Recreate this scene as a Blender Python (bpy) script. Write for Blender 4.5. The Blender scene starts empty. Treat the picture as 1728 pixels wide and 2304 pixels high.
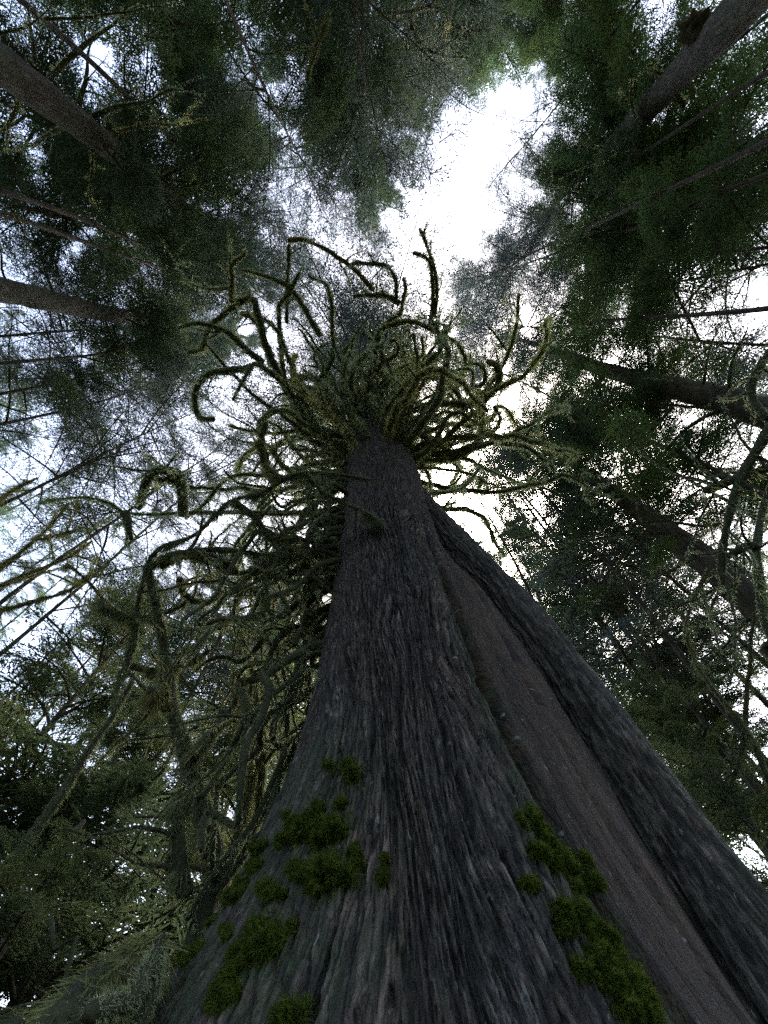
import bpy, math, random
import numpy as np
from mathutils import Vector, Matrix
R = math.radians
rng = np.random.default_rng(7)
random.seed(7)
scene = bpy.context.scene
C = scene.collection

# ------------------------------------------------------------------ camera
F_PX = 865.0                      # focal length in pixels of a 1728 x 2304 frame
ELEV = R(63.5)
CAM = np.array([0.0, 0.0, 1.5])
cd = bpy.data.cameras.new('camera')
cam = bpy.data.objects.new('camera', cd); C.objects.link(cam)
cd.sensor_fit = 'HORIZONTAL'; cd.sensor_width = 36.0; cd.lens = F_PX / 1728 * 36
cd.clip_start = 0.05; cd.clip_end = 2000
cam.location = CAM; cam.rotation_euler = (R(90) + ELEV, 0, 0)
scene.camera = cam

# ------------------------------------------------------------------ light
SUN_EL, SUN_AZ = R(62), R(35)
w = bpy.data.worlds.new('World'); scene.world = w; w.use_nodes = True
nt = w.node_tree; nt.nodes.clear()
sky = nt.nodes.new('ShaderNodeTexSky'); sky.sky_type = 'NISHITA'; sky.sun_disc = False
sky.sun_elevation = SUN_EL; sky.sun_rotation = SUN_AZ
sky.air_density = 1.0; sky.dust_density = 6.0; sky.ozone_density = 1.0
hs = nt.nodes.new('ShaderNodeHueSaturation'); hs.inputs['Saturation'].default_value = 0.9
bg = nt.nodes.new('ShaderNodeBackground'); bg.inputs['Strength'].default_value = 0.15
wo = nt.nodes.new('ShaderNodeOutputWorld')
nt.links.new(sky.outputs[0], hs.inputs['Color']); nt.links.new(hs.outputs[0], bg.inputs['Color'])
nt.links.new(bg.outputs[0], wo.inputs['Surface'])
sd = bpy.data.lights.new('sun', 'SUN'); sd.energy = 0.9; sd.angle = R(25); sd.color = (1, .97, .92)
sun = bpy.data.objects.new('sun', sd); C.objects.link(sun)
sun.rotation_euler = (R(90) - SUN_EL, 0, math.pi - SUN_AZ)
sun.location = (0, 0, 90)
scene.view_settings.view_transform = 'Standard'
scene.view_settings.look = 'None'
scene.view_settings.exposure = 2.5
scene.view_settings.gamma = 1.0
scene.render.engine = 'CYCLES'
cy = scene.cycles
cy.use_denoising = False
cy.max_bounces = 4; cy.diffuse_bounces = 3; cy.glossy_bounces = 1; cy.transmission_bounces = 3
cy.transparent_max_bounces = 4; cy.volume_bounces = 0
cy.caustics_reflective = False; cy.caustics_refractive = False

# ------------------------------------------------------------------ helpers
Fv = np.array([0, math.cos(ELEV), math.sin(ELEV)])
Uv = np.array([0, -math.sin(ELEV), math.cos(ELEV)])
Rv = np.array([1.0, 0, 0])
def ray(px, py):
    return Fv + Rv * ((px - 864) / F_PX) + Uv * ((1152 - py) / F_PX)
def at_height(px, py, h):          # the point seen at (px, py) that stands h above the lens
    d = ray(px, py); return CAM + d * (h / d[2])
def at_ground_dist(px, py, dist):  # ... that stands at a horizontal distance
    d = ray(px, py); return CAM + d * (dist / math.hypot(d[0], d[1]))
def at_depth(px, py, y):           # ... on the vertical plane Y = y
    d = ray(px, py); return CAM + d * (y / d[1])
def at_range(px, py, s):
    d = ray(px, py); return CAM + d / np.linalg.norm(d) * s

def mesh_np(name, V, F, mats, mi=None, smooth=False, attrs=None):
    """V (n,3); F list of (m,3|4) int arrays (or one)."""
    if not isinstance(F, (list, tuple)): F = [F]
    me = bpy.data.meshes.new(name)
    V = np.ascontiguousarray(V, dtype=np.float32)
    me.vertices.add(len(V)); me.vertices.foreach_set('co', V.ravel())
    flat = np.concatenate([f.ravel() for f in F]).astype(np.int32)
    tot = np.concatenate([np.full(len(f), f.shape[1], np.int32) for f in F])
    st = np.concatenate([[0], np.cumsum(tot)[:-1]]).astype(np.int32)
    me.loops.add(len(flat)); me.loops.foreach_set('vertex_index', flat)
    me.polygons.add(len(tot)); me.polygons.foreach_set('loop_start', st)
    me.polygons.foreach_set('loop_total', tot)
    if mi is not None: me.polygons.foreach_set('material_index', np.asarray(mi, np.int32))
    me.polygons.foreach_set('use_smooth', np.full(len(tot), smooth, bool))
    for m in (mats if isinstance(mats, (list, tuple)) else [mats]): me.materials.append(m)
    if attrs:
        for k, v in attrs.items():
            v = np.asarray(v, np.float32)
            if v.ndim == 2: a = me.attributes.new(k, 'FLOAT_VECTOR', 'POINT'); a.data.foreach_set('vector', v.ravel())
            else: a = me.attributes.new(k, 'FLOAT', 'POINT'); a.data.foreach_set('value', v)
    me.update(calc_edges=True)
    return me
def link(name, data, parent=None):
    o = bpy.data.objects.new(name, data); C.objects.link(o)
    if parent is not None: o.parent = parent
    return o
def tag(o, label=None, cat=None, group=None, kind=None):
    if label: o['label'] = label
    if cat: o['category'] = cat
    if group: o['group'] = group
    if kind: o['kind'] = kind
    return o
def empty(name, loc, label, cat, group=None):
    o = bpy.data.objects.new(name, None); C.objects.link(o); o.location = Vector(loc)
    o.empty_display_size = .3
    return tag(o, label, cat, group)

# gradient noise on numpy points
_perm = rng.permutation(256).astype(np.int64); _perm = np.concatenate([_perm, _perm, _perm])
_g = rng.normal(size=(256, 3)); _g /= np.linalg.norm(_g, axis=1)[:, None]
def noise(P):
    P = np.asarray(P, float); i = np.floor(P).astype(np.int64); f = P - i; i &= 255
    u = f * f * f * (f * (f * 6 - 15) + 10)
    out = 0
    for dx in (0, 1):
        wx = u[:, 0] if dx else 1 - u[:, 0]
        for dy in (0, 1):
            wy = u[:, 1] if dy else 1 - u[:, 1]
            for dz in (0, 1):
                wz = u[:, 2] if dz else 1 - u[:, 2]
                h = _perm[_perm[_perm[(i[:, 0] + dx) & 255] + ((i[:, 1] + dy) & 255)] + ((i[:, 2] + dz) & 255)]
                g = _g[h]
                out = out + wx * wy * wz * (g[:, 0] * (f[:, 0] - dx) + g[:, 1] * (f[:, 1] - dy) + g[:, 2] * (f[:, 2] - dz))
    return out * 1.5
def fbm(P, o=3, lac=2.1, g=.5):
    s = 0; a = 1; P = np.array(P, float)
    for _ in range(o): s = s + a * noise(P); P = P * lac + 11.3; a *= g
    return s
def sstep(a, b, x):
    t = np.clip((x - a) / (b - a), 0, 1); return t * t * (3 - 2 * t)

# ------------------------------------------------------------------ materials
def new_mat(name):
    m = bpy.data.materials.new(name); m.use_nodes = True; t = m.node_tree; t.nodes.clear()
    return m, t, t.nodes, t.links
def node(N, ty, **kw):
    n = N.new(ty)
    for k, v in kw.items(): setattr(n, k, v)
    return n
def ramp(N, stops):
    r = N.new('ShaderNodeValToRGB'); e = r.color_ramp.elements
    while len(e) < len(stops): e.new(.5)
    for k, (p, c) in enumerate(stops): e[k].position = p; e[k].color = (*c, 1) if len(c) == 3 else c
    return r
def noise_node(N, L, vec, scale, detail=4, rough=.55):
    n = N.new('ShaderNodeTexNoise'); n.inputs['Scale'].default_value = scale
    n.inputs['Detail'].default_value = detail; n.inputs['Roughness'].default_value = rough
    L.new(vec, n.inputs['Vector']); return n
def mapping(N, L, vec, scale):
    m = N.new('ShaderNodeMapping'); m.inputs['Scale'].default_value = scale; L.new(vec, m.inputs['Vector']); return m
def mix(N, L, fac, a, b, mode='MIX'):
    m = N.new('ShaderNodeMix'); m.data_type = 'RGBA'; m.blend_type = mode
    for s, v in ((m.inputs[0], fac), (m.inputs[6], a), (m.inputs[7], b)):
        if isinstance(v, (int, float)): s.default_value = v
        elif isinstance(v, tuple): s.default_value = (*v, 1)
        else: L.new(v, s)
    return m.outputs[2]

def bark_mat(name, dark, mid, light, green, green_amt, zs=.16, scale=14, bump=.6, use_attr=False):
    m, t, N, L = new_mat(name)
    tc = node(N, 'ShaderNodeTexCoord'); vec = tc.outputs['Object']
    if use_attr: vec = node(N, 'ShaderNodeAttribute', attribute_name='grain').outputs['Vector']
    mp = mapping(N, L, vec, (1, 1, zs))
    n1 = noise_node(N, L, mp.outputs[0], scale, 6, .62)
    n2 = noise_node(N, L, mp.outputs[0], scale * (2.3 if use_attr else 4.5), 4, .7)
    n3 = noise_node(N, L, vec, 1.3, 3)
    r = ramp(N, [(.3, dark), (.5, mid), (.72, light)]); L.new(n1.outputs[0], r.inputs[0])
    r2 = ramp(N, [(.40, (.10, .09, .085)), (.48, (.75, .75, .75)), (.56, (1.0, 1.0, 1.0)), (.66, (1.9, 1.9, 1.9))] if use_attr else [(.25, (.35, .35, .35)), (.75, (1.45, 1.45, 1.45))]); L.new(n2.outputs[0], r2.inputs[0])
    col = mix(N, L, 1.0, r.outputs[0], r2.outputs[0], 'MULTIPLY')
    if use_attr:
        nb_ = noise_node(N, L, mapping(N, L, vec, (1, 1, .3)).outputs[0], 2.6, 4, .6)
        rb = ramp(N, [(.32, (1.2, .93, .78)), (.5, (1.05, .98, .92)), (.66, (.92, .95, .96))]); L.new(nb_.outputs[0], rb.inputs[0])
        col = mix(N, L, 1.0, col, rb.outputs[0], 'MULTIPLY')
        at = node(N, 'ShaderNodeAttribute', attribute_name='strip')
        sm = noise_node(N, L, mapping(N, L, vec, (1, 1, .35)).outputs[0], 6, 5, .6)
        rs = ramp(N, [(.3, (.013, .0065, .0035)), (.7, (.046, .025, .013))]); L.new(sm.outputs[0], rs.inputs[0])
        col = mix(N, L, at.outputs['Fac'], col, rs.outputs[0])
        am = node(N, 'ShaderNodeAttribute', attribute_name='moss')
        nm = noise_node(N, L, vec, 9, 5, .65)
        mm = N.new('ShaderNodeMath'); mm.operation = 'MULTIPLY'; L.new(am.outputs['Fac'], mm.inputs[0])
        rm = ramp(N, [(.35, (0, 0, 0)), (.6, (1, 1, 1))]); L.new(nm.outputs[0], rm.inputs[0]); L.new(rm.outputs[0], mm.inputs[1])
        col = mix(N, L, mm.outputs[0], col, green)
        # bark colour follows the relief: darker in furrows, lighter on ridges
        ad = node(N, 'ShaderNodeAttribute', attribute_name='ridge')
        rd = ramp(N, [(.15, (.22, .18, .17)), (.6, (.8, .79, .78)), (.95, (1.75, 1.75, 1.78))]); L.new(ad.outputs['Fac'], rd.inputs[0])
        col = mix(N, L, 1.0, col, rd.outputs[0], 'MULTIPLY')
        # pale lichen flakes
        v = noise_node(N, L, mapping(N, L, vec, (1, 1, .45)).outputs[0], 34, 2, .5)
        rl = ramp(N, [(.69, (0, 0, 0)), (.74, (1, 1, 1))]); L.new(v.outputs[0], rl.inputs[0])
        ml = N.new('ShaderNodeMath'); ml.operation = 'MULTIPLY'; ml.inputs[1].default_value = .55; L.new(rl.outputs[0], ml.inputs[0])
        col = mix(N, L, ml.outputs[0], col, (.26, .28, .265))
    else:
        rg = ramp(N, [(.5 - .3 * green_amt, (0, 0, 0)), (.75, (green_amt,) * 3)]); L.new(n3.outputs[0], rg.inputs[0])
        col = mix(N, L, rg.outputs[0], col, green)
    b = node(N, 'ShaderNodeBsdfPrincipled'); b.inputs['Roughness'].default_value = .62 if use_attr else .85
    b.inputs['Specular IOR Level'].default_value = .4 if use_attr else .25
    L.new(col, b.inputs['Base Color'])
    bp = node(N, 'ShaderNodeBump'); bp.inputs['Strength'].default_value = bump; bp.inputs['Distance'].default_value = .04
    ad2 = N.new('ShaderNodeMath'); ad2.operation = 'ADD'; L.new(n1.outputs[0], ad2.inputs[0]); L.new(n2.outputs[0], ad2.inputs[1])
    L.new(ad2.outputs[0], bp.inputs['Height']); L.new(bp.outputs[0], b.inputs['Normal'])
    o = node(N, 'ShaderNodeOutputMaterial'); L.new(b.outputs[0], o.inputs[0])
    return m
def leaf_mat(name, a, b_, trans=.35, scale=1.2, objvar=True):
    m, t, N, L = new_mat(name)
    tc = node(N, 'ShaderNodeTexCoord')
    n = noise_node(N, L, tc.outputs['Object'], scale, 3, .6)
    r = ramp(N, [(.3, a), (.7, b_)]); L.new(n.outputs[0], r.inputs[0])
    col = r.outputs[0]
    if objvar:
        oi = node(N, 'ShaderNodeObjectInfo')
        rr = ramp(N, [(0, (.65, .72, .75)), (.5, (1, 1, 1)), (.9, (1.25, 1.2, .95)), (1, (1.3, 1.1, .85))]); L.new(oi.outputs['Random'], rr.inputs[0])
        col = mix(N, L, 1.0, col, rr.outputs[0], 'MULTIPLY')
    d = node(N, 'ShaderNodeBsdfDiffuse'); tr = node(N, 'ShaderNodeBsdfTranslucent')
    L.new(col, d.inputs[0]); L.new(col, tr.inputs[0])
    ms = node(N, 'ShaderNodeMixShader'); ms.inputs[0].default_value = trans
    L.new(d.outputs[0], ms.inputs[1]); L.new(tr.outputs[0], ms.inputs[2])
    o = node(N, 'ShaderNodeOutputMaterial'); L.new(ms.outputs[0], o.inputs[0])
    return m

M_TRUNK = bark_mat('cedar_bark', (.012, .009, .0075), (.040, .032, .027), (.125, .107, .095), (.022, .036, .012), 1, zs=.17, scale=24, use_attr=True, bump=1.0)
M_BARK = bark_mat('conifer_bark', (.018, .013, .011), (.052, .04, .033), (.12, .1, .082), (.06, .075, .035), .5, zs=.25, scale=10)
M_BARKG = bark_mat('grey_bark', (.04, .036, .034), (.10, .092, .088), (.2, .19, .178), (.09, .1, .06), .5, zs=.4, scale=9)
M_LIMB = bark_mat('mossy_limb_bark', (.015, .014, .01), (.035, .036, .02), (.07, .072, .036), (.04, .048, .02), 1, zs=1, scale=7)
M_TWIG = bark_mat('twig_bark', (.03, .024, .018), (.07, .055, .042), (.12, .1, .08), (.06, .07, .03), .6, zs=1, scale=7)
M_MOSS = leaf_mat('limb_moss', (.29, .345, .19), (.56, .61, .38), .62, 2.5)
M_MOSSY = leaf_mat('yellow_moss', (.17, .18, .07), (.36, .35, .15), .5, 2.5)
M_MOSSB = leaf_mat('trunk_moss', (.018, .042, .010), (.20, .25, .045), .45, 18, False)
M_HANG = leaf_mat('hanging_moss', (.14, .16, .08), (.33, .35, .19), .5, 2.5)
M_LEAF = leaf_mat('hemlock_foliage', (.046, .074, .046), (.105, .155, .088), .42)
M_LEAF2 = leaf_mat('cedar_foliage', (.056, .096, .046), (.13, .205, .085), .45)
M_LEAF3 = leaf_mat('young_foliage', (.06, .088, .046), (.155, .19, .09), .45)
M_SNAG = leaf_mat('shaggy_moss', (.13, .145, .06), (.33, .335, .15), .4, 4, False)
M_LACE = leaf_mat('glare_tinted_foliage', (.06, .085, .085), (.12, .15, .15), .5)  # bluish glare of the bright sky painted into the leaf colour
M_LEAFY = leaf_mat('yellow_green_leaves', (.22, .24, .05), (.42, .42, .10), .5)
def ground_mat():
    m, t, N, L = new_mat('forest_floor')
    tc = node(N, 'ShaderNodeTexCoord'); n = noise_node(N, L, tc.outputs['Object'], .8, 8, .7)
    r = ramp(N, [(.3, (.03, .022, .014)), (.5, (.05, .05, .02)), (.7, (.06, .09, .03))]); L.new(n.outputs[0], r.inputs[0])
    b = node(N, 'ShaderNodeBsdfDiffuse'); L.new(r.outputs[0], b.inputs[0])
    o = node(N, 'ShaderNodeOutputMaterial'); L.new(b.outputs[0], o.inputs[0]); return m
M_GROUND = ground_mat()

# ------------------------------------------------------------------ ground
def ground():
    n = 140
    s = np.linspace(-1, 1, n); s = np.sign(s) * (np.abs(s) ** 2.6) * 600
    X, Y = np.meshgrid(s, s); P = np.stack([X.ravel(), Y.ravel()], 1)
    Q = np.column_stack([P * .15, np.zeros(len(P))])
    z = fbm(Q, 4) * .5 * sstep(2, 12, np.hypot(P[:, 0], P[:, 1])) - .05
    V = np.column_stack([P, z]); i = np.arange(n * n).reshape(n, n)
    Fq = np.stack([i[:-1, :-1], i[:-1, 1:], i[1:, 1:], i[1:, :-1]], -1).reshape(-1, 4)
    tag(link('ground', mesh_np('ground', V, Fq, M_GROUND, smooth=True)), kind='structure')
ground()

# ------------------------------------------------------------------ tubes, moss, blades
def resample(P, step):
    """Catmull-Rom through P."""
    P = np.asarray(P, float)
    if len(P) < 2: return P
    A = np.vstack([2 * P[0] - P[1], P, 2 * P[-1] - P[-2]])
    out = []
    for k in range(len(P) - 1):
        p0, p1, p2, p3 = A[k], A[k + 1], A[k + 2], A[k + 3]
        n = max(2, int(np.linalg.norm(p2 - p1) / step))
        for t in np.arange(n) / n:
            out.append(.5 * (2 * p1 + (p2 - p0) * t + (2 * p0 - 5 * p1 + 4 * p2 - p3) * t * t + (3 * p1 - p0 - 3 * p2 + p3) * t ** 3))
    out.append(P[-1]); return np.array(out)
def frames(P):
    T = np.gradient(P, axis=0); T /= np.linalg.norm(T, axis=1)[:, None] + 1e-9
    N = np.zeros_like(P); a = np.array([0, 0, 1.0]) if abs(T[0, 2]) < .9 else np.array([1.0, 0, 0])
    n = a - T[0] * (a @ T[0]); n /= np.linalg.norm(n); N[0] = n
    for k in range(1, len(P)):
        n = n - T[k] * (n @ T[k]); n /= np.linalg.norm(n) + 1e-9; N[k] = n
    return T, N, np.cross(T, N)
def tube(P, r, sides=7, lump=.0, lf=3.0):
    P = np.asarray(P, float); r = np.asarray(r, float) * np.ones(len(P))
    T, N, B = frames(P); a = np.arange(sides) / sides * 2 * math.pi
    D = N[:, None] * np.cos(a)[None, :, None] + B[:, None] * np.sin(a)[None, :, None]
    rr = r[:, None] * np.ones(sides)
    if lump:
        Q = (P[:, None] + D * .2).reshape(-1, 3) * lf
        rr = rr * (1 + lump * noise(Q).reshape(rr.shape) * 1.6)
    V = (P[:, None] + D * rr[..., None]).reshape(-1, 3); n = len(P)
    i = np.arange(n * sides).reshape(n, sides); j = np.roll(i, -1, 1)
    Fq = np.stack([i[:-1], j[:-1], j[1:], i[1:]], -1).reshape(-1, 4)
    V = np.vstack([V, P[-1] + T[-1] * r[-1], P[0]]); c = len(V) - 2
    Ft = np.column_stack([i[-1], j[-1], np.full(sides, c)])
    return V, Fq, Ft
class Soup:
    def __init__(s): s.V = []; s.Q = []; s.T = []; s.qm = []; s.tm = []; s.n = 0
    def add(s, V, Q=None, T=None, m=0):
        if Q is not None and len(Q): s.Q.append(Q + s.n); s.qm.append(np.full(len(Q), m))
        if T is not None and len(T): s.T.append(T + s.n); s.tm.append(np.full(len(T), m))
        s.V.append(V); s.n += len(V)
    def mesh(s, name, mats, smooth=False):
        F = []; mi = []
        if s.Q: F.append(np.vstack(s.Q)); mi += s.qm
        if s.T: F.append(np.vstack(s.T)); mi += s.tm
        return mesh_np(name, np.vstack(s.V), F, mats, np.concatenate(mi), smooth)
def tris(P0, D, W, wd):
    """triangular blades: root P0, tip P0+D, half width vector W*wd"""
    n = len(P0); V = np.empty((n, 3, 3)); V[:, 0] = P0 - W * wd[:, None]; V[:, 1] = P0 + W * wd[:, None]; V[:, 2] = P0 + D
    return V.reshape(-1, 3), np.arange(n * 3).reshape(n, 3)
def unit(V): return V / (np.linalg.norm(V, axis=1)[:, None] + 1e-9)
def fuzz(P, r, n, ln, wd, grav=.5, spread=.7):
    """moss blades over a tube of centres P and radii r"""
    T, N, B = frames(P); L = np.linalg.norm(np.diff(P, axis=0), axis=1); cum = np.concatenate([[0], np.cumsum(L)])
    s = rng.random(n) * cum[-1]; k = np.clip(np.searchsorted(cum, s) - 1, 0, len(L) - 1); t = (s - cum[k]) / (L[k] + 1e-9)
    c = P[k] + (P[k + 1] - P[k]) * t[:, None]; rr = r[k] + (r[k + 1] - r[k]) * t; a = rng.random(n) * 2 * math.pi
    d = N[k] * np.cos(a)[:, None] + B[k] * np.sin(a)[:, None]
    p = c + d * (rr * .92)[:, None]
    cl = .45 + .9 * np.clip(noise(p * 3.1) * 1.3 + .5, 0, 1.3)         # clumpy length
    D = unit(d + rng.normal(size=(n, 3)) * spread * .5 + np.array([0, 0, -grav])) * (ln * cl * (.5 + rng.random(n)))[:, None]
    W = unit(np.cross(D, rng.normal(size=(n, 3))))
    return tris(p, D, W, wd * (.6 + .8 * rng.random(n)))

_name_mesh = 0
def limb(parent, pts, r0, r1, moss=True, mat=None, moss_mat=None, twigs=0, name='branch', step=.22, wig=.05, dens=1.0,
         sides=7, blade=(.09, .011), grav=.45, label=None, origin=True):
    P = resample(pts, step)
    n = len(P)
    if wig: P = P + np.stack([noise(P * 1.7 + 5), noise(P * 1.7 + 31), noise(P * 1.7 + 77)], 1) * wig * np.linspace(0, 1, n)[:, None] ** .5
    t = np.linspace(0, 1, n); r = r0 + (r1 - r0) * t
    r = r * (1 + .25 * noise(P * 2.3))
    S = Soup(); V, Q, T = tube(P, r, sides, .28 if moss else .12); S.add(V, Q, T)
    segs = [(P, r)]
    for _ in range(twigs):
        k = int(rng.integers(int(n * .25), n - 1)); d = P[min(k + 1, n - 1)] - P[k - 1]; d /= np.linalg.norm(d) + 1e-9
        sd_ = rng.normal(size=3); sd_ -= d * (sd_ @ d); sd_ /= np.linalg.norm(sd_); dr = d * .6 + sd_ * .9 + np.array([0, 0, rng.uniform(-.3, .3)])
        L = rng.uniform(.3, 1.2) * (1 if r0 > .04 else .6); m = 5; q = [P[k]]
        for _i in range(m):
            dr = dr / np.linalg.norm(dr) + rng.normal(size=3) * .22; q.append(q[-1] + dr / np.linalg.norm(dr) * L / m)
        q = np.array(q); rq = np.linspace(max(r[k] * .4, .008), .006, m + 1); V, Q, T = tube(q, rq, 4); S.add(V, Q, T); segs.append((q, rq + .006))
    O = P[0].copy()
    S.V = [v - O for v in S.V]
    o = link(name, S.mesh(name, mat or (M_LIMB if moss else M_TWIG), True), parent)
    o.location = Vector(O - np.array(parent.location)) if parent is not None else Vector(O)
    if label: o['label'] = label
    if moss:
        S2 = Soup(); 
        for q, rq in segs:
            ln = np.linalg.norm(np.diff(q, axis=0), axis=1).sum()
            cnt = int(ln * (260 if len(q) > 7 else 120) * dens * max(.6, min(2, rq[0] / .08)))
            if cnt < 3: continue
            V, T = fuzz(q, np.asarray(rq), cnt, blade[0], blade[1], grav); S2.add(V - O, None, T)
        if S2.V:
            c = link('moss', S2.mesh('moss', moss_mat or M_MOSS), o); c['kind'] = 'stuff'
    return o

# ------------------------------------------------------------------ the giant cedar
DT = 4.0            # distance from the lens to the trunk's axis
def hz(row):        # photograph row -> height above lens on the plane of the axis
    d = ray(864, row); return DT * d[2] / d[1]
def axis_x(h): return .42 - .048 * h
AY = DT
def angdiff(a, b): return (a - b + math.pi) % (2 * math.pi) - math.pi
def trunk_r(th, h, detail=True):
    """radius at angle th (0 towards the lens, + to the right) and height h above the lens; also strip and moss masks"""
    deg = np.degrees
    base = .93 + .95 * np.exp(-np.clip(h + .0, -2, 99) / 1.25)
    up = sstep(14, 46, h); base = base * (1 - .86 * up) + .10 * sstep(6, 12, h) * (1 - up)
    left = np.exp(-(angdiff(th, R(-82)) / R(50)) ** 2); base = base + left * .62 * np.exp(-np.clip(h, -1.2, 99) / 1.05)
    front = np.exp(-(angdiff(th, 0) / R(45)) ** 2); base = base - front * .45 * np.exp(-np.clip(h, -2, 99) / 1.3)
    # front ribs of the flare
    flare = np.exp(-np.clip(h, -1.5, 99) / 2.2)
    base = base + flare * (.045 * np.cos(th * 9 + .6 + .15 * h) + .035 * np.cos(th * 17 + 2))
    # right side: ridge, flank, cleft, bare strip, cleft, outer buttress
    low = 1 - sstep(4.9, 7.0, h)
    wob = R(1.3) * np.sin(h * 1.9 + .5) + R(.7) * np.sin(h * 4.7); c1 = R(41.0) - R(1.5) * sstep(1, 6, h) + wob * .6
    ridge = np.exp(-(angdiff(th, R(24)) / R(7)) ** 2) * .10 * (1 - sstep(3, 7, h)) ; base = base + ridge
    cleft1 = np.exp(-(angdiff(th, c1 - R(2.0)) / R(2.9)) ** 4) * .5 * (1 - sstep(4.4, 6.6, h))
    # bare wood panel between the cleft and the outer log
    hx = [-2, .7, 2.1, 3.1, 4.8, 6.0, 7.0, 8.0]; RL = np.interp(h, hx, [1.9, 1.72, 1.68, 1.6, 1.38, 1.15, .98, .9])
    td = np.degrees(angdiff(th, 0)); u = np.clip((td - 41) / 40, 0, 1)
    win = sstep(40.6, 41.6, td) * (1 - sstep(82, 100, td)) * (1 - sstep(4.2, 6.2, h))
    st_amt = win * (.10 + u * np.clip(RL - base - .10, 0, 3))
    r = base - cleft1 + st_amt
    sm = sstep(40.2, 41.6, td) * (1 - sstep(72, 80, td)) * (1 - sstep(4.3, 5.3, h))
    moss = np.exp(-(angdiff(th, R(34)) / R(8)) ** 2) * (1 - sstep(3, 6, h)) * .8
    moss = moss + np.exp(-(angdiff(th, R(-50)) / R(32)) ** 2) * (1 - sstep(1.2, 3.0, h)) * .75 + .12
    return r, sm, np.clip(moss, 0, 1)
def surf_pts(th, h):
    r, sm, moss = trunk_r(th, h)
    dx, dy = np.sin(th), -np.cos(th)
    P = np.column_stack([axis_x(h) + r * dx, AY + r * dy, h + CAM[2]])
    # bark relief: long interlaced ridges, plates, grooves
    zc = h * .7 + .38 * np.logaddexp(0, (h - 3.2) * 1.5) / 1.5
    C3 = np.column_stack([dx * 1.25, dy * 1.25, zc])
    wp = fbm(C3 * [1.2, 1.2, .5], 2) * .22
    Q = C3 * [1, 1, 1] + np.column_stack([wp * dy, -wp * dx, wp * 0])
    a = np.abs(fbm(Q * [5.4, 5.4, .5], 3, 2.1, .55)); b = np.abs(fbm(Q * [14, 14, 1.25] + 40, 3, 2.1, .55)); c = np.abs(fbm(Q * [36, 36, 3.6] + 90, 2))
    d = fbm(Q * [85, 85, 11], 2); pl = noise(Q * [10, 10, 7] + 17)
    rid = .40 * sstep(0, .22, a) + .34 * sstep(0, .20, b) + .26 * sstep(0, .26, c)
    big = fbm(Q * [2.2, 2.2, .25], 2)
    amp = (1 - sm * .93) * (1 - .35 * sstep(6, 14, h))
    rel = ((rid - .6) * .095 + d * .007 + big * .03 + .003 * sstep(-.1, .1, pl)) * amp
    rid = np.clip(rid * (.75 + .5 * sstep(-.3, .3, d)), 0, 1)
    rel = rel + sm * (fbm(C3 * [5, 5, .6] + 7, 3) * .025 + fbm(C3 * [30, 30, 6], 2) * .006)
    # a few splits and ribs down the bare strip
    sa = np.degrees(angdiff(th, 0)) + 1.2 * np.sin(h * 1.3) + .5 * np.sin(h * 5.1); rel = rel + sm * (-.07 * np.exp(-((sa - 60) / .9) ** 2) + .04 * sstep(60.5, 62, sa) - .06 * np.exp(-((sa - 69) / 1.3) ** 2) - .02 * np.exp(-((sa - 50) / .6) ** 2))
    P[:, 0] += dx * rel; P[:, 1] += dy * rel
    return P, np.column_stack([dx, dy, np.zeros_like(dx)]), sm, moss, np.clip(rid, 0, 1), Q
def trunk_mesh():
    th = np.concatenate([np.linspace(R(-100), R(112), 640, endpoint=False), np.linspace(R(112), R(260), 60, endpoint=False)])
    el = np.linspace(R(2), R(80.5), 860); h = np.concatenate([np.linspace(-1.7, DT * .9 * math.tan(R(1)), 24), DT * .9 * np.tan(el), np.linspace(22, 46, 50)])
    nt_, nh = len(th), len(h); TH, H = np.meshgrid(th, h)
    P, _, sm, mo, rid, grain = surf_pts(TH.ravel(), H.ravel())
    i = np.arange(nt_ * nh).reshape(nh, nt_); j = np.roll(i, -1, 1)
    Fq = np.stack([i[:-1], j[:-1], j[1:], i[1:]], -1).reshape(-1, 4)
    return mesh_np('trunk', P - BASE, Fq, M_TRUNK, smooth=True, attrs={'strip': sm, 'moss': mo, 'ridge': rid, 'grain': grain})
BASE = np.array([.45, AY, 0.0])
giant = empty('giant_cedar_tree', BASE, 'giant furrowed cedar with hollow right buttress and a burst of curling mossy limbs', 'tree')
link('trunk', trunk_mesh(), giant)

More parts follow.
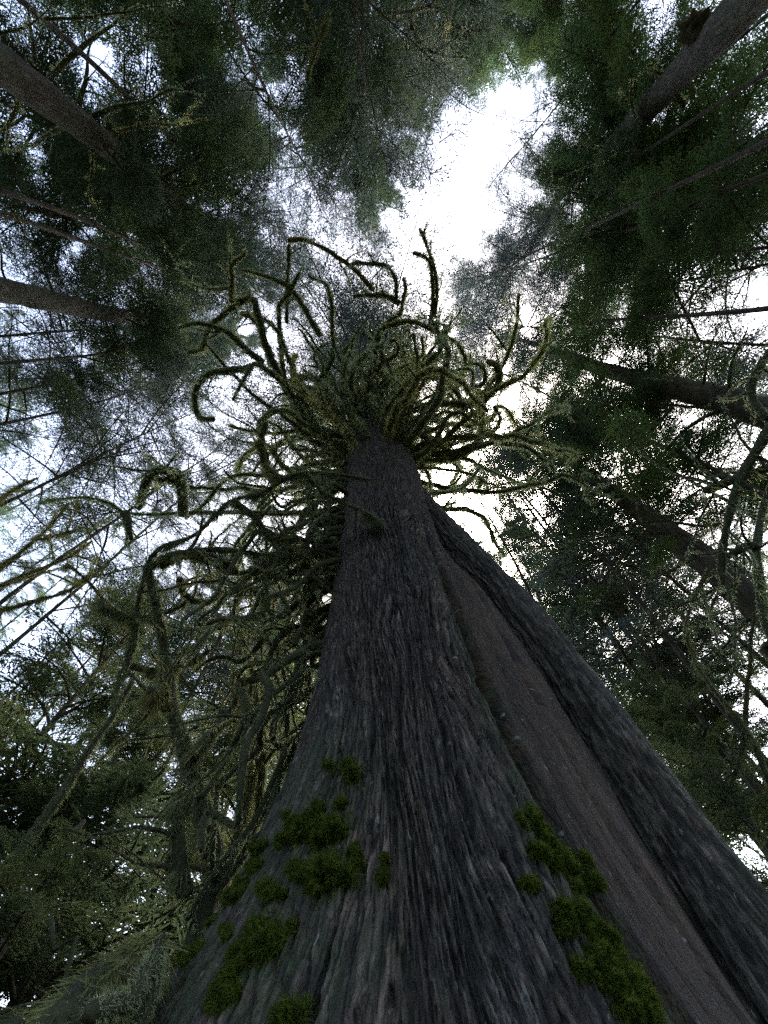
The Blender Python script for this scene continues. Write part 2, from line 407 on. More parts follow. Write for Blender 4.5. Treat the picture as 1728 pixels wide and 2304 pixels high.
def outer_log():
    ctrl = [(3.0, 3.95, -1.7, .62), (2.62, 3.9, -.3, .50), (2.42, 3.9, 1.1, .42), (2.29, 3.88, 2.13, .385), (2.15, 3.88, 3.15, .335), (1.83, 3.86, 4.8, .30), (1.36, 3.83, 6.4, .30), (.96, 3.84, 7.9, .27), (.72, 3.9, 9.3, .2)]
    c = np.array(ctrl); P = resample(c[:, :3] + [0, 0, CAM[2]], .016); rad = np.interp(P[:, 2] - CAM[2], c[:, 2], c[:, 3]); n = 130
    T, N, B = frames(P); a = np.arange(n) / n * 2 * math.pi; D = N[:, None] * np.cos(a)[None, :, None] + B[:, None] * np.sin(a)[None, :, None]
    q = np.stack([np.cos(a)[None] * rad[:, None], np.sin(a)[None] * rad[:, None], P[:, 2][:, None] + 0 * a[None]], -1).reshape(-1, 3)
    q[:, 2] += fbm(q * [2, 2, .5], 2) * .3
    A = np.abs(fbm(q * [6.5, 6.5, .45] + 3, 3)); b = np.abs(fbm(q * [15, 15, 1.1] + 50, 3)); cc = np.abs(fbm(q * [30, 30, 3] + 9, 2))
    rid = .42 * sstep(0, .24, A) + .34 * sstep(0, .22, b) + .24 * sstep(0, .28, cc)
    rel = (rid - .6) * .075 + fbm(q * [1.6, 1.6, .4] + 80, 2) * .06 + noise(q * [40, 40, 12]) * .004
    V = (P[:, None] + D * (rad[:, None] + rel.reshape(len(P), n))[..., None]).reshape(-1, 3)
    i = np.arange(len(P) * n).reshape(len(P), n); j = np.roll(i, -1, 1)
    mo = .25 + .5 * sstep(-.2, .5, fbm(q * [.8, .8, .5] + 33, 2)) * (1 - sstep(1, 4, q[:, 2] - CAM[2]))
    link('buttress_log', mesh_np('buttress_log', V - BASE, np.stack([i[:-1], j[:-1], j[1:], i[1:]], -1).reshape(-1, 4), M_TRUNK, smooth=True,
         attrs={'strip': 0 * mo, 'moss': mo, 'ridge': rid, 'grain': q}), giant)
outer_log()
def hit_trunk(px, py):
    """where the sight line meets the trunk surface (march along it)"""
    d = ray(px, py); prev = None
    for s in np.arange(.5, 12, .01):
        p = CAM + d * s; h = p[2] - CAM[2]; x = p[0] - axis_x(h); y = p[1] - AY
        r, _, _ = trunk_r(np.array([math.atan2(x, -y)]), np.array([h]))
        if math.hypot(x, y) < r[0]: return math.atan2(x, -y), h
    return None
def moss_clump(px, py, rad, n=900, mat=None, ln=.05, long=1.0):
    for k in range(4):
        a = rng.uniform(0, 6.28); d = rng.uniform(60, 330) * rad; f = (.5, .36, .28, .2)[k] * rng.uniform(.7, 1.15)
        moss_bit(px + math.cos(a) * d * (k > 0), py + math.sin(a) * d * (k > 0), rad * f, int(n * f * .8), mat, ln * .8, long)
def moss_bit(px, py, rad, n=900, mat=None, ln=.05, long=1.0, name='moss_clump'):
    q = hit_trunk(px, py)
    if q is None: return
    th0, h0 = q; r0 = trunk_r(np.array([th0]), np.array([h0]))[0][0]
    g = rng.normal(size=(n, 2)); m = np.hypot(g[:, 0], g[:, 1]); g = g / m[:, None] * (rng.random(n) ** .6)[:, None]
    n = int(n * 2.6); g = rng.normal(size=(n, 2)); m = np.hypot(g[:, 0], g[:, 1]); g = g / m[:, None] * (rng.random(n) ** .75 * (1 + .9 * (rng.random(n) < .35) * rng.random(n)))[:, None]
    a = g[:, 0] * rad; b = g[:, 1] * rad * long
    edge = np.clip(1 - (g ** 2).sum(1), 0, 1)
    P, Nn, *_ = surf_pts(th0 + a / r0, h0 + b)
    bulge = np.sqrt(np.clip(edge, 0, 1)) * rad * .95 * (1 + noise(P * 16) * 1.2)
    P = P + Nn * bulge[:, None] - np.array([0, 0, .15]) * bulge[:, None]
    side = np.column_stack([np.cos(th0 + a / r0), np.sin(th0 + a / r0), 0 * a])
    D = unit(Nn * (.5 + .6 * edge[:, None]) + side * g[:, :1] * .7 + np.array([0, 0, .8]) * g[:, 1:] + rng.normal(size=(n, 3)) * .35 + np.array([0, 0, -.25]))
    D = D * (ln * .75 * (.35 + 1.1 * rng.random(n)))[:, None]
    V, T = tris(P, D, unit(np.cross(D, rng.normal(size=(n, 3)))), np.full(n, .0028) * (.6 + rng.random(n)))
    # the cushion under the blades
    k = 10; u = np.linspace(0, 1, 5); aa = np.arange(k) / k * 2 * math.pi
    U, A = np.meshgrid(u, aa, indexing='ij'); ga = (U * np.cos(A)).ravel() * rad * .72; gb = (U * np.sin(A)).ravel() * rad * .72 * long
    C0, Nc, *_ = surf_pts(th0 + ga / r0, h0 + gb); bl = np.sqrt(np.clip(1 - U.ravel() ** 2, 0, 1)) * rad * .8 - .012
    bl = bl * (1 + noise(C0 * 14) * 1.1)
    C0 = C0 + Nc * bl[:, None]; ii = np.arange(5 * k).reshape(5, k); jj = np.roll(ii, -1, 1)
    Fq = np.stack([ii[:-1], jj[:-1], jj[1:], ii[1:]], -1).reshape(-1, 4)
    S = Soup(); S.add(V, None, T); S.add(C0, Fq); O = P.mean(0); S.V = [v - O for v in S.V]
    o = link(name, S.mesh(name, mat or M_MOSSB, True), giant); o.location = Vector(O - BASE); o['kind'] = 'stuff'
c5 = lambda x, y: (x * .5208, y * .5208 + 1536)
c6 = lambda x, y: (x * .5208 + 864, y * .5208 + 1536)
for (x, y, rr) in [(1540, 400, .10), (1440, 370, .05), (1380, 580, .09), (1335, 650, .11), (1460, 640, .12), (1370, 645, .09), (1440, 830, .15), (1280, 620, .07), (1400, 545, .06), (1490, 530, .05),
                (1400, 880, .07), (1300, 820, .08), (1210, 920, .08), (1050, 920, .08), (1150, 720, .09), (1240, 690, .06), (1120, 800, .07), (1215, 1120, .13), (1100, 1190, .09),
                (1010, 1310, .08), (975, 1390, .07), (1270, 1440, .10), (1550, 740, .04), (1560, 790, .04), (1080, 870, .06), (980, 940, .07), (1000, 860, .05),
                (900, 1000, .07), (860, 1060, .06), (800, 1110, .06), (730, 1190, .06), (660, 1270, .06), (940, 1040, .05), (1010, 1090, .05), (840, 1180, .06), (560, 1380, .06), (900, 1150, .05)]:
    moss_clump(*c5(x, y), rr * 1.05, int(500 + rr * 9000), ln=.035 + rr * .25, long=.9)
for (x, y, rr, lg) in [(620, 600, .08, 1.5), (670, 690, .11, 1.3), (720, 760, .12, 1.2), (780, 790, .09, 1), (840, 880, .07, 1.4), (640, 740, .08, 1), (740, 990, .08, 1), (810, 1000, .09, 1), (850, 1080, .10, 1), (910, 1110, .10, 1.2),
                   (960, 1200, .10, 1.2), (880, 1190, .08, 1), (940, 1280, .10, 1), (1010, 1290, .09, 1), (1040, 1350, .10, 1), (1000, 1400, .09, 1), (1090, 1430, .10, 1), (820, 1240, .06, 1), (760, 1070, .05, 1),
                   (1530, 990, .09, 1), (1590, 1080, .08, 1.3), (1640, 1200, .08, 1), (1575, 870, .06, 1), (1480, 1010, .05, 1), (610, 880, .05, 1), (10, 840, .045, 1.6), (20, 780, .03, 1)]:
    moss_clump(*c6(x, y), rr, int(500 + rr * 8000), ln=.03 + rr * .3, long=lg, mat=M_MOSSB)

# traced limbs of the crown burst: crop coordinates, height above the lens at both ends
def c7(x, y): return (x * .4943 + 380, y * .4943 + 480)
def c3(x, y): return (x * .5208, y * .5208 + 768)
def c1(x, y): return (x * .5208, y * .5208)
def c2(x, y): return (x * .5208 + 864, y * .5208)
def c4(x, y): return (x * .5208 + 864, y * .5208 + 768)
def traced(parent, pts, cf, h0, h1, r0, r1, from_trunk=False, mode='h', **kw):
    n = len(pts); out = []
    for k, p in enumerate(pts):
        t = k / (n - 1); v = h0 + (h1 - h0) * t
        q = cf(*p); out.append(at_height(*q, v) if mode == 'h' else at_range(*q, v) if mode == 'r' else at_ground_dist(*q, v))
    if from_trunk:
        z = out[0][2] - CAM[2] - 1.0; A = np.array([axis_x(z), AY, z + CAM[2]]); out.insert(0, A)
    return limb(parent, np.array(out), r0, r1, **kw)
burst = [
 ([(700,990),(600,900),(520,770),(470,670),(430,560),(400,430),(380,385),(330,400),(240,470),(180,530),(150,620),(95,635)], 14, 13.5, .17, .07, 1),
 ([(330,400),(285,400),(290,290),(280,240),(340,190),(350,165)], 13.5, 14, .10, .04, 0),
 ([(285,330),(265,345),(150,340),(60,300)], 13.5, 14, .06, .03, 0),
 ([(430,680),(380,640),(300,570),(240,530),(140,500),(50,520)], 13, 12.5, .11, .05, 0),
 ([(520,770),(410,690),(370,700),(330,780),(295,850)], 13, 11.5, .10, .03, 0),
 ([(380,700),(260,720),(180,730),(130,790),(118,870),(140,930),(200,935)], 12.5, 11.5, .11, .07, 0),
 ([(620,960),(550,830),(520,720),(510,600),(505,420),(545,370),(590,280)], 15, 16, .15, .06, 1),
 ([(535,500),(540,300),(545,150)], 16, 16, .07, .05, 0),
 ([(545,125),(600,118),(680,145),(800,220),(880,290),(930,350)], 16, 17, .06, .09, 0),
 ([(850,940),(880,850),(930,740),(975,670),(940,560),(990,500),(1050,460),(1065,410),(1080,340),(1065,295)], 15, 16, .15, .05, 1),
 ([(1050,410),(980,375),(900,370),(840,375)], 16, 16.5, .11, .05, 0),
 ([(1035,385),(1035,320),(1020,270),(980,235),(900,225),(835,228)], 16, 16.5, .08, .06, 0),
 ([(1190,520),(1200,400),(1195,250),(1170,200),(1110,180)], 17, 17, .10, .06, 0),
 ([(1212,480),(1218,300),(1180,160),(1140,75)], 17, 17, .07, .07, 0),
 ([(870,1000),(950,960),(1050,910),(1200,870),(1350,870),(1400,855),(1490,790),(1505,740),(1490,690),(1450,680)], 13, 13, .15, .10, 1),
 ([(1380,790),(1430,780),(1435,720),(1400,685),(1350,690)], 13, 13, .08, .04, 0),
 ([(1380,860),(1480,760),(1540,650),(1580,520),(1595,370)], 13.5, 14, .07, .05, 0),
 ([(1550,640),(1500,570),(1450,520)], 14, 14, .05, .03, 0),
 ([(900,880),(930,700),(960,540),(1020,510),(1110,495),(1220,540),(1310,590),(1350,660),(1330,780)], 15, 14.5, .12, .06, 1),
 ([(870,1000),(1000,900),(1100,830),(1200,740),(1260,720),(1350,740)], 14, 14, .12, .04, 1),
 ([(1210,740),(1290,790),(1330,850),(1340,930),(1360,965)], 13.5, 13, .09, .05, 0),
 ([(1080,1000),(1250,1070),(1400,1140),(1500,1190),(1600,1230)], 11.5, 11.5, .10, .03, 1),
 ([(1120,1290),(1300,1265),(1370,1220),(1410,1160)], 8.5, 9.5, .07, .03, 1),
 ([(1150,1090),(1330,1040),(1430,1010),(1490,980),(1510,930),(1480,880)], 12, 12, .08, .05, 1),
 ([(720,1120),(690,1010),(600,830),(560,700),(480,520),(330,450)], 13, 15, .11, .05, 1),
 ([(800,1000),(795,900),(795,760),(790,650),(830,590),(870,540)], 15, 17, .12, .05, 1),
 ([(840,960),(880,850),(850,770),(800,700),(750,600),(740,420),(720,330),(640,290)], 15, 17, .12, .05, 1),
 ([(700,900),(690,760),(720,720),(745,660),(740,620)], 14, 14, .12, .06, 0),
 ([(940,900),(1000,830),(1100,700),(1160,640),(1150,560)], 15, 16, .11, .05, 1),
 ([(1040,800),(1080,700),(1060,600),(1075,540)], 15, 16, .09, .04, 0),
 ([(990,670),(1040,640),(1040,590),(1000,580)], 14, 14, .07, .05, 0),
 ([(690,560),(560,350),(450,290),(330,260)], 16, 16, .12, .05, 0),
 ([(470,700),(400,500),(330,460)], 14, 14, .10, .05, 0),
 ([(640,980),(560,910),(480,900),(430,930),(410,980),(440,1100),(470,1230)], 12, 10, .09, .07, 1),
 ([(620,1000),(480,1000),(320,980),(280,965)], 12.5, 13, .08, .05, 1),
 ([(560,1180),(450,1060),(350,1100),(310,1180)], 10, 11, .10, .05, 1),
 ([(1080,950),(1110,1080),(1180,1180),(1190,1260)], 12, 10, .07, .02, 0),
]
for pts, h0, h1, r0, r1, ft in burst:
    traced(giant, pts, c7, h0, h1, r0 * .95, r1 * .95, bool(ft), twigs=4, dens=1.5)
# limbs grown at random round the trunk in the same habit
def curl_limb(h, az, L, r0, rise=.6, curl=1.0, droop=0.0, moss_mat=None, twigs=3, dens=.9, grav=.45, blade=(.10, .011)):
    r = trunk_r(np.array([az]), np.array([h]))[0][0] * .8
    if abs(az) < .75: L = min(L, 4.3); curl += .8
    m = 20; p = np.array([axis_x(h) + r * math.sin(az), AY - r * math.cos(az), h + CAM[2]])
    d = np.array([math.sin(az), -math.cos(az), rise]); d /= np.linalg.norm(d)
    bend = rng.normal(size=3); bend -= d * (bend @ d); bend /= np.linalg.norm(bend)
    P = [p]
    for k in range(m):
        t = k / m; ang = curl * (.035 + .24 * t * t)
        if random.random() < .14: bend = -bend * .7 + rng.normal(size=3) * .5
        d = d + bend * ang + np.array([0, 0, .035 - droop * .12]) + rng.normal(size=3) * .06; d /= np.linalg.norm(d)
        P.append(P[-1] + d * L / m)
    near = np.min(np.linalg.norm(np.array(P) - CAM, axis=1))
    if near < 3.6: return None
    f = float(np.clip(near / 11, .3, 1.1)); dens /= f ** 1.5; blade = (blade[0] * f, blade[1] * f)
    return limb(giant, np.array(P), r0, r0 * .4, twigs=twigs, dens=dens, grav=grav, moss_mat=moss_mat, blade=blade, wig=.14 + droop * .12)
for k in range(98):
    h = 10.5 + 8.5 * (k / 98) ** 1.2; az = rng.uniform(-math.pi, math.pi) if k % 3 else rng.uniform(-1.4, 1.4)
    curl_limb(h, az, rng.uniform(2.6, 5.8) * (1 - .2 * sstep(14, 24, h)), rng.uniform(.05, .125), rise=rng.uniform(.1, .9), curl=rng.uniform(.9, 2.8), dens=.75, twigs=2)
for k in range(34):      # the long outer limbs
    h = rng.uniform(10.2, 13.5); az = (k / 34 * 2 - 1) * math.pi * .98 + rng.uniform(-.1, .1)
    curl_limb(h, az, rng.uniform(4.6, 6.8), rng.uniform(.07, .12), rise=rng.uniform(.0, .6), curl=rng.uniform(1.5, 3.2), dens=1.4, twigs=9)
for k in range(84):      # lower left limbs, drooping under their moss
    h = rng.uniform(3.6, 11.0); az = R(rng.uniform(-150, -62))
    curl_limb(h, az, rng.uniform(1.4, 3.9), rng.uniform(.035, .08), rise=rng.uniform(-.1, .7), curl=rng.uniform(.8, 2.8), droop=rng.uniform(.8, 3.0), moss_mat=M_HANG if k % 2 else M_MOSS, twigs=5, dens=.8, grav=1.6, blade=(.13 if k % 2 else .08, .008))
left_limbs = [
 ([(1010,740),(850,740),(700,745),(540,740),(480,700),(400,675),(300,680),(170,700)], 9.0, 8.0, .10, .03, 1, M_MOSS),
 ([(1130,580),(1030,575),(960,610),(900,690),(800,760)], 10, 9, .10, .05, 1, M_MOSS),
 ([(790,750),(790,680),(780,610),(760,570),(700,555),(650,570),(620,640),(605,720)], 8.0, 7.5, .15, .11, 0, M_MOSS),
 ([(800,640),(740,600),(680,600)], 8, 7.6, .08, .05, 0, M_MOSS),
 ([(540,740),(560,800),(570,860)], 8, 7.5, .12, .06, 0, M_MOSS),
 ([(1450,1160),(1350,1130),(1280,1080),(1160,990),(1080,900)], 6.2, 6.5, .07, .03, 1, M_MOSS),
 ([(1560,770),(1480,860),(1400,900),(1300,930)], 7.0, 6.8, .05, .02, 0, M_MOSSY),
 ([(1130,1200),(1140,1130),(1110,1080),(1060,1075),(1020,1120)], 6, 5.5, .07, .06, 0, M_HANG),
 ([(1280,900),(1100,990),(900,1130),(790,1080),(780,1030)], 6.5, 6, .07, .09, 1, M_HANG),
 ([(1400,1300),(1250,1240),(1100,1250),(1000,1200)], 5, 4.8, .05, .03, 1, M_HANG),
]
for pts, h0, h1, r0, r1, ft, mm in left_limbs:
    traced(giant, pts, c3, h0, h1, r0 * .75, r1 * .75, bool(ft), twigs=6, moss_mat=mm, grav=1.0, blade=(.08, .014), dens=1.3)

# ------------------------------------------------------------------ boughs and crowns
def bough_arrays(kind, seed, L=4.0, dens=1.0, leaf=1.0):
    g = np.random.default_rng(seed); droop = {'hemlock': .10, 'cedar': .16, 'young': .12, 'lace': .12}[kind]
    m = 9; t = np.linspace(0, 1, m); ax = np.column_stack([t * L, .25 * np.sin(t * 3 + seed) * t, .16 * L * t * (1 - t) * 2 - droop * L * t ** 2])
    W = Soup(); V, Q, T = tube(ax, np.linspace(.035, .006, m), 5); W.add(V, Q, T)
    P0s = []; Ds = []; Ws = []; wd = []
    lace = kind == 'lace'; ns = int(L / (.24 if lace else .13) * dens)
    for s in (-1, 1):
        for k in range(ns):
            u = (k + g.random()) / ns
            if u < .12 or g.random() < .10: continue
            p = np.array([np.interp(u, t, ax[:, c]) for c in range(3)])
            l2 = (1.25 * (1 - u) ** .7 * min(1, u * 3.5) + .22) * g.uniform(.65, 1.2) * L / 4
            ang = R(g.uniform(38, 66)); d = np.array([math.cos(ang), s * math.sin(ang), g.uniform(-.28, .16)])
            n3 = max(3, int(l2 / (.15 if lace else .095))); tt = (np.arange(n3) + g.random(n3)) / n3
            q = p + d * (tt * l2)[:, None] + np.array([0, 0, -.28 if kind != 'hemlock' else -.14]) * (tt ** 2 * l2)[:, None]
            if l2 > .5:
                qa = np.vstack([p, q[-1:]]); V, Q, T = tube(qa, np.array([.012, .004]), 3); W.add(V, Q, T)
            for s3 in (-1, 1):
                l3 = (.30 * (1 - tt) ** .6 + .09) * g.uniform(.6, 1.25, n3) * (1.0 if kind != 'hemlock' else .85)
                a3 = np.radians(g.uniform(30, 60, n3)); dx = np.cos(a3); sy = np.sin(a3) * s3
                D = d[None] * dx[:, None] + np.cross([0, 0, 1], d)[None] * sy[:, None] + np.column_stack([0 * a3, 0 * a3, g.uniform(-.35, .15, n3)])
                D = unit(D)
                for j in range(3):
                    f = j / 3; b = q + D * (l3 * f)[:, None] + np.array([0, 0, -.2]) * (l3 * f * f)[:, None]
                    sp = unit(D + np.cross([0, 0, 1], D) * g.uniform(-.8, .8, n3)[:, None] + g.normal(size=(n3, 3)) * .22)
                    P0s.append(b); Ds.append(sp * (l3 * .55 * leaf)[:, None]); Ws.append(unit(np.cross(sp, np.array([0, 0, 1.0]) + g.normal(size=(n3, 3)) * .5))); wd.append(np.full(n3, .013 if lace else .017))
    P0 = np.vstack(P0s); D = np.vstack(Ds); Wv = np.vstack(Ws); wd = np.concatenate(wd); n = len(P0)
    V = np.empty((n, 4, 3)); V[:, 0] = P0; V[:, 1] = P0 + D * .45 + Wv * wd[:, None]; V[:, 2] = P0 + D; V[:, 3] = P0 + D * .45 - Wv * wd[:, None]
    return W, V.reshape(-1, 3), np.arange(n * 4).reshape(n, 4)
KIT = {}
BIG = []
for s in range(4):
    W, V, Q = bough_arrays('lace', 500 + s, 8.0); BIG.append((W.mesh('bough', M_TWIG, True), mesh_np('foliage', V, Q, M_LACE)))
for kd, mt in (('hemlock', M_LEAF), ('cedar', M_LEAF2), ('young', M_LEAF3), ('lace', M_LACE)):
    KIT[kd] = []
    for s in range(5):
        W, V, Q = bough_arrays(kd, 10 * s + len(kd), 4.0 if kd != 'young' else 2.2)
        KIT[kd].append((W.mesh('bough', M_TWIG, True), mesh_np('foliage', V, Q, mt), W, V, Q))
def conifer(label, P0, P1, r, h_top, c0, cr, nb, kind='hemlock', bark=None, group=None, name='conifer_tree', prof=.75, bare=0, r_ref=None, fol=1.0):
    """P0, P1: two points of the axis; r: radius at P0; crown from height c0 to h_top (world z)"""
    P0 = np.array(P0); P1 = np.array(P1); d = (P1 - P0) / (P1[2] - P0[2])
    base = P0 - d * P0[2]
    t = empty(name, base, label, 'tree', group)
    zs = np.concatenate([np.linspace(0, h_top * .92, 34), [h_top]]); ax = base + d * zs[:, None]
    ax += np.column_stack([noise(np.column_stack([zs * .12, zs * 0 + base[0], zs * 0])), noise(np.column_stack([zs * .12, zs * 0 + base[1], zs * 0 + 9])), zs * 0]) * .25
    rr = r * np.clip((h_top - zs) / (h_top - P0[2]), 0, 1.25) ** .8 * (1 + .5 * np.exp(-zs / .8)) + .02
    A = resample(ax, .35); RR = np.interp(A[:, 2], ax[:, 2], rr)
    V, Q, T = tube(A, RR, 20, .10, 4.0)
    link('trunk', mesh_np('trunk', V - base, [Q, T], bark or M_BARK, smooth=True), t)
    axf = lambda z: np.array([np.interp(z, ax[:, 2], ax[:, 0]), np.interp(z, ax[:, 2], ax[:, 1]), z])
    for k in range(nb):
        z = c0 + (h_top - c0) * ((k + rng.random()) / nb) ** 1.0; u = (z - c0) / (h_top - c0)
        L = cr * ((1 - u) ** prof * .9 + .12) * rng.uniform(.65, 1.25) * min(1, .55 + u * 4)
        ref = 4.0 if kind != 'young' else 2.2; sc = L / ref
        w_, f_, *_r = KIT[kind][int(rng.integers(5))]
        o = link('bough', w_, t); o.location = Vector(axf(z) - base)
        o.rotation_euler = (R(rng.uniform(-18, 18)), R(rng.uniform(-28, 12) + (1 - u) * 12 - u * 18), rng.uniform(0, 2 * math.pi))
        o.scale = (sc, sc * rng.uniform(.85, 1.2), sc)
        f = link('foliage', f_, o); f['kind'] = 'stuff'
    for k in range(bare):      # dead lower limbs with a little moss
        z = c0 * rng.uniform(.35, 1.0) if k % 2 else c0 + (h_top - c0) * rng.uniform(0, .5); az = rng.uniform(0, 2 * math.pi); L = rng.uniform(1.0, 3.2) * cr / 3.5
        dd = np.array([math.cos(az), math.sin(az), rng.uniform(-.15, .5)]); P = [axf(z)]
        for _ in range(6): dd = dd + rng.normal(size=3) * .14 + np.array([0, 0, -.03]); dd /= np.linalg.norm(dd); P.append(P[-1] + dd * L / 6)
        limb(t, np.array(P), rng.uniform(.02, .045), .008, twigs=6, dens=.5, name='branch', sides=5, blade=(.035, .009))
    return t, axf
D_ = at_ground_dist
trees = {}
def tree_px(key, label, p0, p1, dist, wpx, h_top, c0, cr, nb, **kw):
    a = D_(*p0, dist); b = D_(*p1, dist); dep = (a - CAM) @ Fv
    trees[key] = conifer(label, a, b, wpx / 2 / F_PX * dep, h_top, c0, cr, nb, **kw)
tree_px('A', 'conifer with thick mossy limbs leaning in from the upper left corner', (0, 150), (430, 480), 9, 74, 34, 15, 4.2, 60, kind='hemlock', bare=10)
tree_px('B', 'slender grey trunk conifer running in from the middle of the left edge', (0, 650), (380, 725), 12, 52, 42, 19, 4.2, 60, kind='hemlock', bare=14, bark=M_BARKG)
tree_px('C', 'pale grey trunk with a dark burl in the upper right corner', (1680, 0), (1560, 130), 12, 85, 34, 20, 4.4, 65, kind='cedar', bark=M_BARKG)
tree_px('D', 'conifer with fan of straight mossy dead limbs at upper right', (1640, 370), (1500, 450), 14, 45, 38, 20, 4.6, 38, kind='cedar', bark=M_BARKG, bare=12)
tree_px('E', 'dark straight trunk entering at the right edge beside the canopy gap', (1728, 940), (1440, 850), 10, 66, 37, 16, 4.0, 38, kind='cedar', bare=14)
tree_px('F', 'shaggy dark trunk with mossy bark rising from the lower right edge', (1728, 1370), (1400, 1120), 10, 66, 26, 13.5, 3.6, 38, kind='hemlock', bare=16)
tree_px('G', 'thin drooping hemlock hanging from the top edge toward the gap', (760, 0), (800, 330), 11, 36, 36, 15, 3.0, 55, kind='hemlock', bare=16)
tree_px('H', 'green crowned cedar between the upper left limbs and canopy gap', (330, 0), (470, 200), 15, 40, 33, 17, 4.4, 70, kind='cedar')
tree_px('I', 'dense green cedar crown at the top right of the gap', (1250, 0), (1180, 130), 15, 36, 31, 17, 4.4, 68, kind='cedar')

# traced limbs of the neighbours
U = [([(230,320),(330,220),(450,130),(600,20)], .06), ([(340,450),(370,350),(380,240),(410,170)], .06), ([(540,540),(540,400),(540,240)], .05),
     ([(400,500),(520,460),(640,440),(720,390),(790,385)], .06), ([(490,575),(600,545),(740,535),(900,520)], .05), ([(700,770),(850,690),(1000,630),(1130,520)], .06),
     ([(560,760),(620,850),(680,1000),(760,1110),(850,1140)], .05), ([(150,270),(140,150),(120,20)], .05), ([(700,770),(850,800),(980,860),(1050,900)], .05),
     ([(350,530),(250,560),(130,630),(0,660)], .05), ([(100,380),(40,540),(20,660)], .05), ([(390,560),(400,700),(390,870),(430,910)], .04), ([(640,440),(700,520),(715,580)], .03), ([(520,600),(460,480),(390,370)], .05)]
for k, (p, r0) in enumerate(U):
    q = c1(*p[0]); h = (D_(*q, 9) - CAM)[2]
    traced(trees['A'][0], p, c1, h, h + rng.uniform(-1.5, 1.5), r0, .015, twigs=7, dens=1.3, blade=(.04, .009))
Vv = [([(1390,715),(1200,660),(1100,610),(1010,545)], 'D', .07), ([(1300,760),(1150,760),(1000,770),(860,800)], 'D', .06), ([(1450,745),(1300,800),(1250,850),(1150,940),(1030,1025)], 'D', .07),
      ([(1200,820),(1100,880),(950,950),(790,1030)], 'D', .06), ([(1400,660),(1300,600),(1130,600)], 'D', .05), ([(1430,760),(1330,870),(1245,950)], 'D', .06), ([(1350,780),(1100,830),(900,830),(700,800)], 'D', .04),
      ([(1330,740),(1130,680),(950,640),(820,620)], 'D', .04), ([(1500,760),(1440,850),(1400,960),(1390,1020)], 'D', .04), ([(1480,780),(1530,900),(1570,980)], 'D', .04)]
for p, key, r0 in Vv:
    q = c2(*p[0]); h = (D_(*q, 14) - CAM)[2]
    traced(trees[key][0], p, c2, h, h + rng.uniform(-1, 1.5), r0, .02, twigs=8, dens=1.2, blade=(.05, .011))
for p in ([(1300,460),(1250,380),(1200,320),(1140,300)], [(1090,520),(1065,430),(1070,340)], [(1550,380),(1550,330),(1590,260),(1659,220)]):
    q = c2(*p[0]); traced(trees['C'][0], p, c2, 18, 18, .09 if p[0][0] == 1300 else .04, .03, twigs=3, dens=1.1)
for p in ([(0,55),(110,50),(210,25),(265,50),(275,120),(250,165)], [(110,50),(120,120),(165,200),(230,235),(360,255)], [(0,210),(60,215),(180,215)]):
    traced(trees['G'][0], p, c2, 20, 20, .06, .03, twigs=6, moss_mat=M_MOSS)
traced(trees['G'][0], [(1420,60),(1390,150),(1350,250),(1330,350)], c1, 17, 16, .05, .05, twigs=3, moss_mat=M_MOSSY, dens=1.5)
E4 = [([(1500,295),(1200,270),(1050,230),(900,220),(700,270),(500,310)], 'E', 10, .05), ([(1300,190),(1200,50),(1180,0),(1100,-120)], 'E', 10, .04), ([(1380,200),(1400,60),(1440,-60)], 'E', 10, .04), ([(1490,230),(1500,100),(1570,-60)], 'E', 10, .05),
      ([(1450,300),(1380,330),(1290,390),(1200,490),(1100,580),(1000,650),(900,690)], 'E', 10, .06), ([(1250,280),(1150,400),(1080,500),(1030,600)], 'E', 10, .05), ([(1070,250),(1000,350),(950,450)], 'E', 10, .03), ([(1160,190),(1000,60),(880,-20)], 'E', 10, .04),
      ([(1450,780),(1400,800),(1200,780),(1030,800),(900,840),(750,880),(580,890)], 'F', 9.5, .045), ([(1230,830),(1050,835),(900,860),(760,930),(640,975)], 'F', 9.5, .045), ([(1040,690),(900,660),(700,640),(560,600)], 'F', 10, .05),
      ([(1480,930),(1560,890),(1610,880)], 'F', 7, .05), ([(1340,940),(1200,1010),(1110,1050)], 'F', 9, .04), ([(1410,980),(1340,1100),(1310,1190),(1300,1300)], 'F', 9, .05), ([(1100,830),(1000,980),(960,1080),(830,1200)], 'F', 9.5, .04),
      ([(1370,1060),(1410,1200),(1450,1340)], 'F', 9, .035), ([(1260,800),(1360,700),(1480,660)], 'F', 10, .035), ([(1480,1040),(1520,1250),(1490,1475)], 'F', 9, .04)]
for p, key, dist, r0 in E4:
    traced(trees[key][0], p, c4, dist, dist * rng.uniform(.8, 1.0), r0, .012, mode='g', twigs=9, dens=1.1, blade=(.035, .008))
# burl on the pale trunk
bp = D_(864 + 1345 * .5208, 112 * .5208 + 5, 11.8)
tC = trees['C'][0]
u_ = np.linspace(0, math.pi, 14); v_ = np.linspace(0, 2 * math.pi, 18, endpoint=False); UU, VV = np.meshgrid(u_, v_, indexing='ij')
S3 = np.column_stack([(np.sin(UU) * np.cos(VV)).ravel(), (np.sin(UU) * np.sin(VV)).ravel(), np.cos(UU).ravel()])
S3 = S3 * (1 + .7 * fbm(S3 * 2.6, 4))[:, None] * [.42, .30, .30]; ii = np.arange(14 * 18).reshape(14, 18); jj = np.roll(ii, -1, 1)
ob = link('burl', mesh_np('burl', S3, np.stack([ii[:-1], jj[:-1], jj[1:], ii[1:]], -1).reshape(-1, 4), M_TWIG, smooth=True), tC); ob.location = Vector(bp - np.array(tC.location))

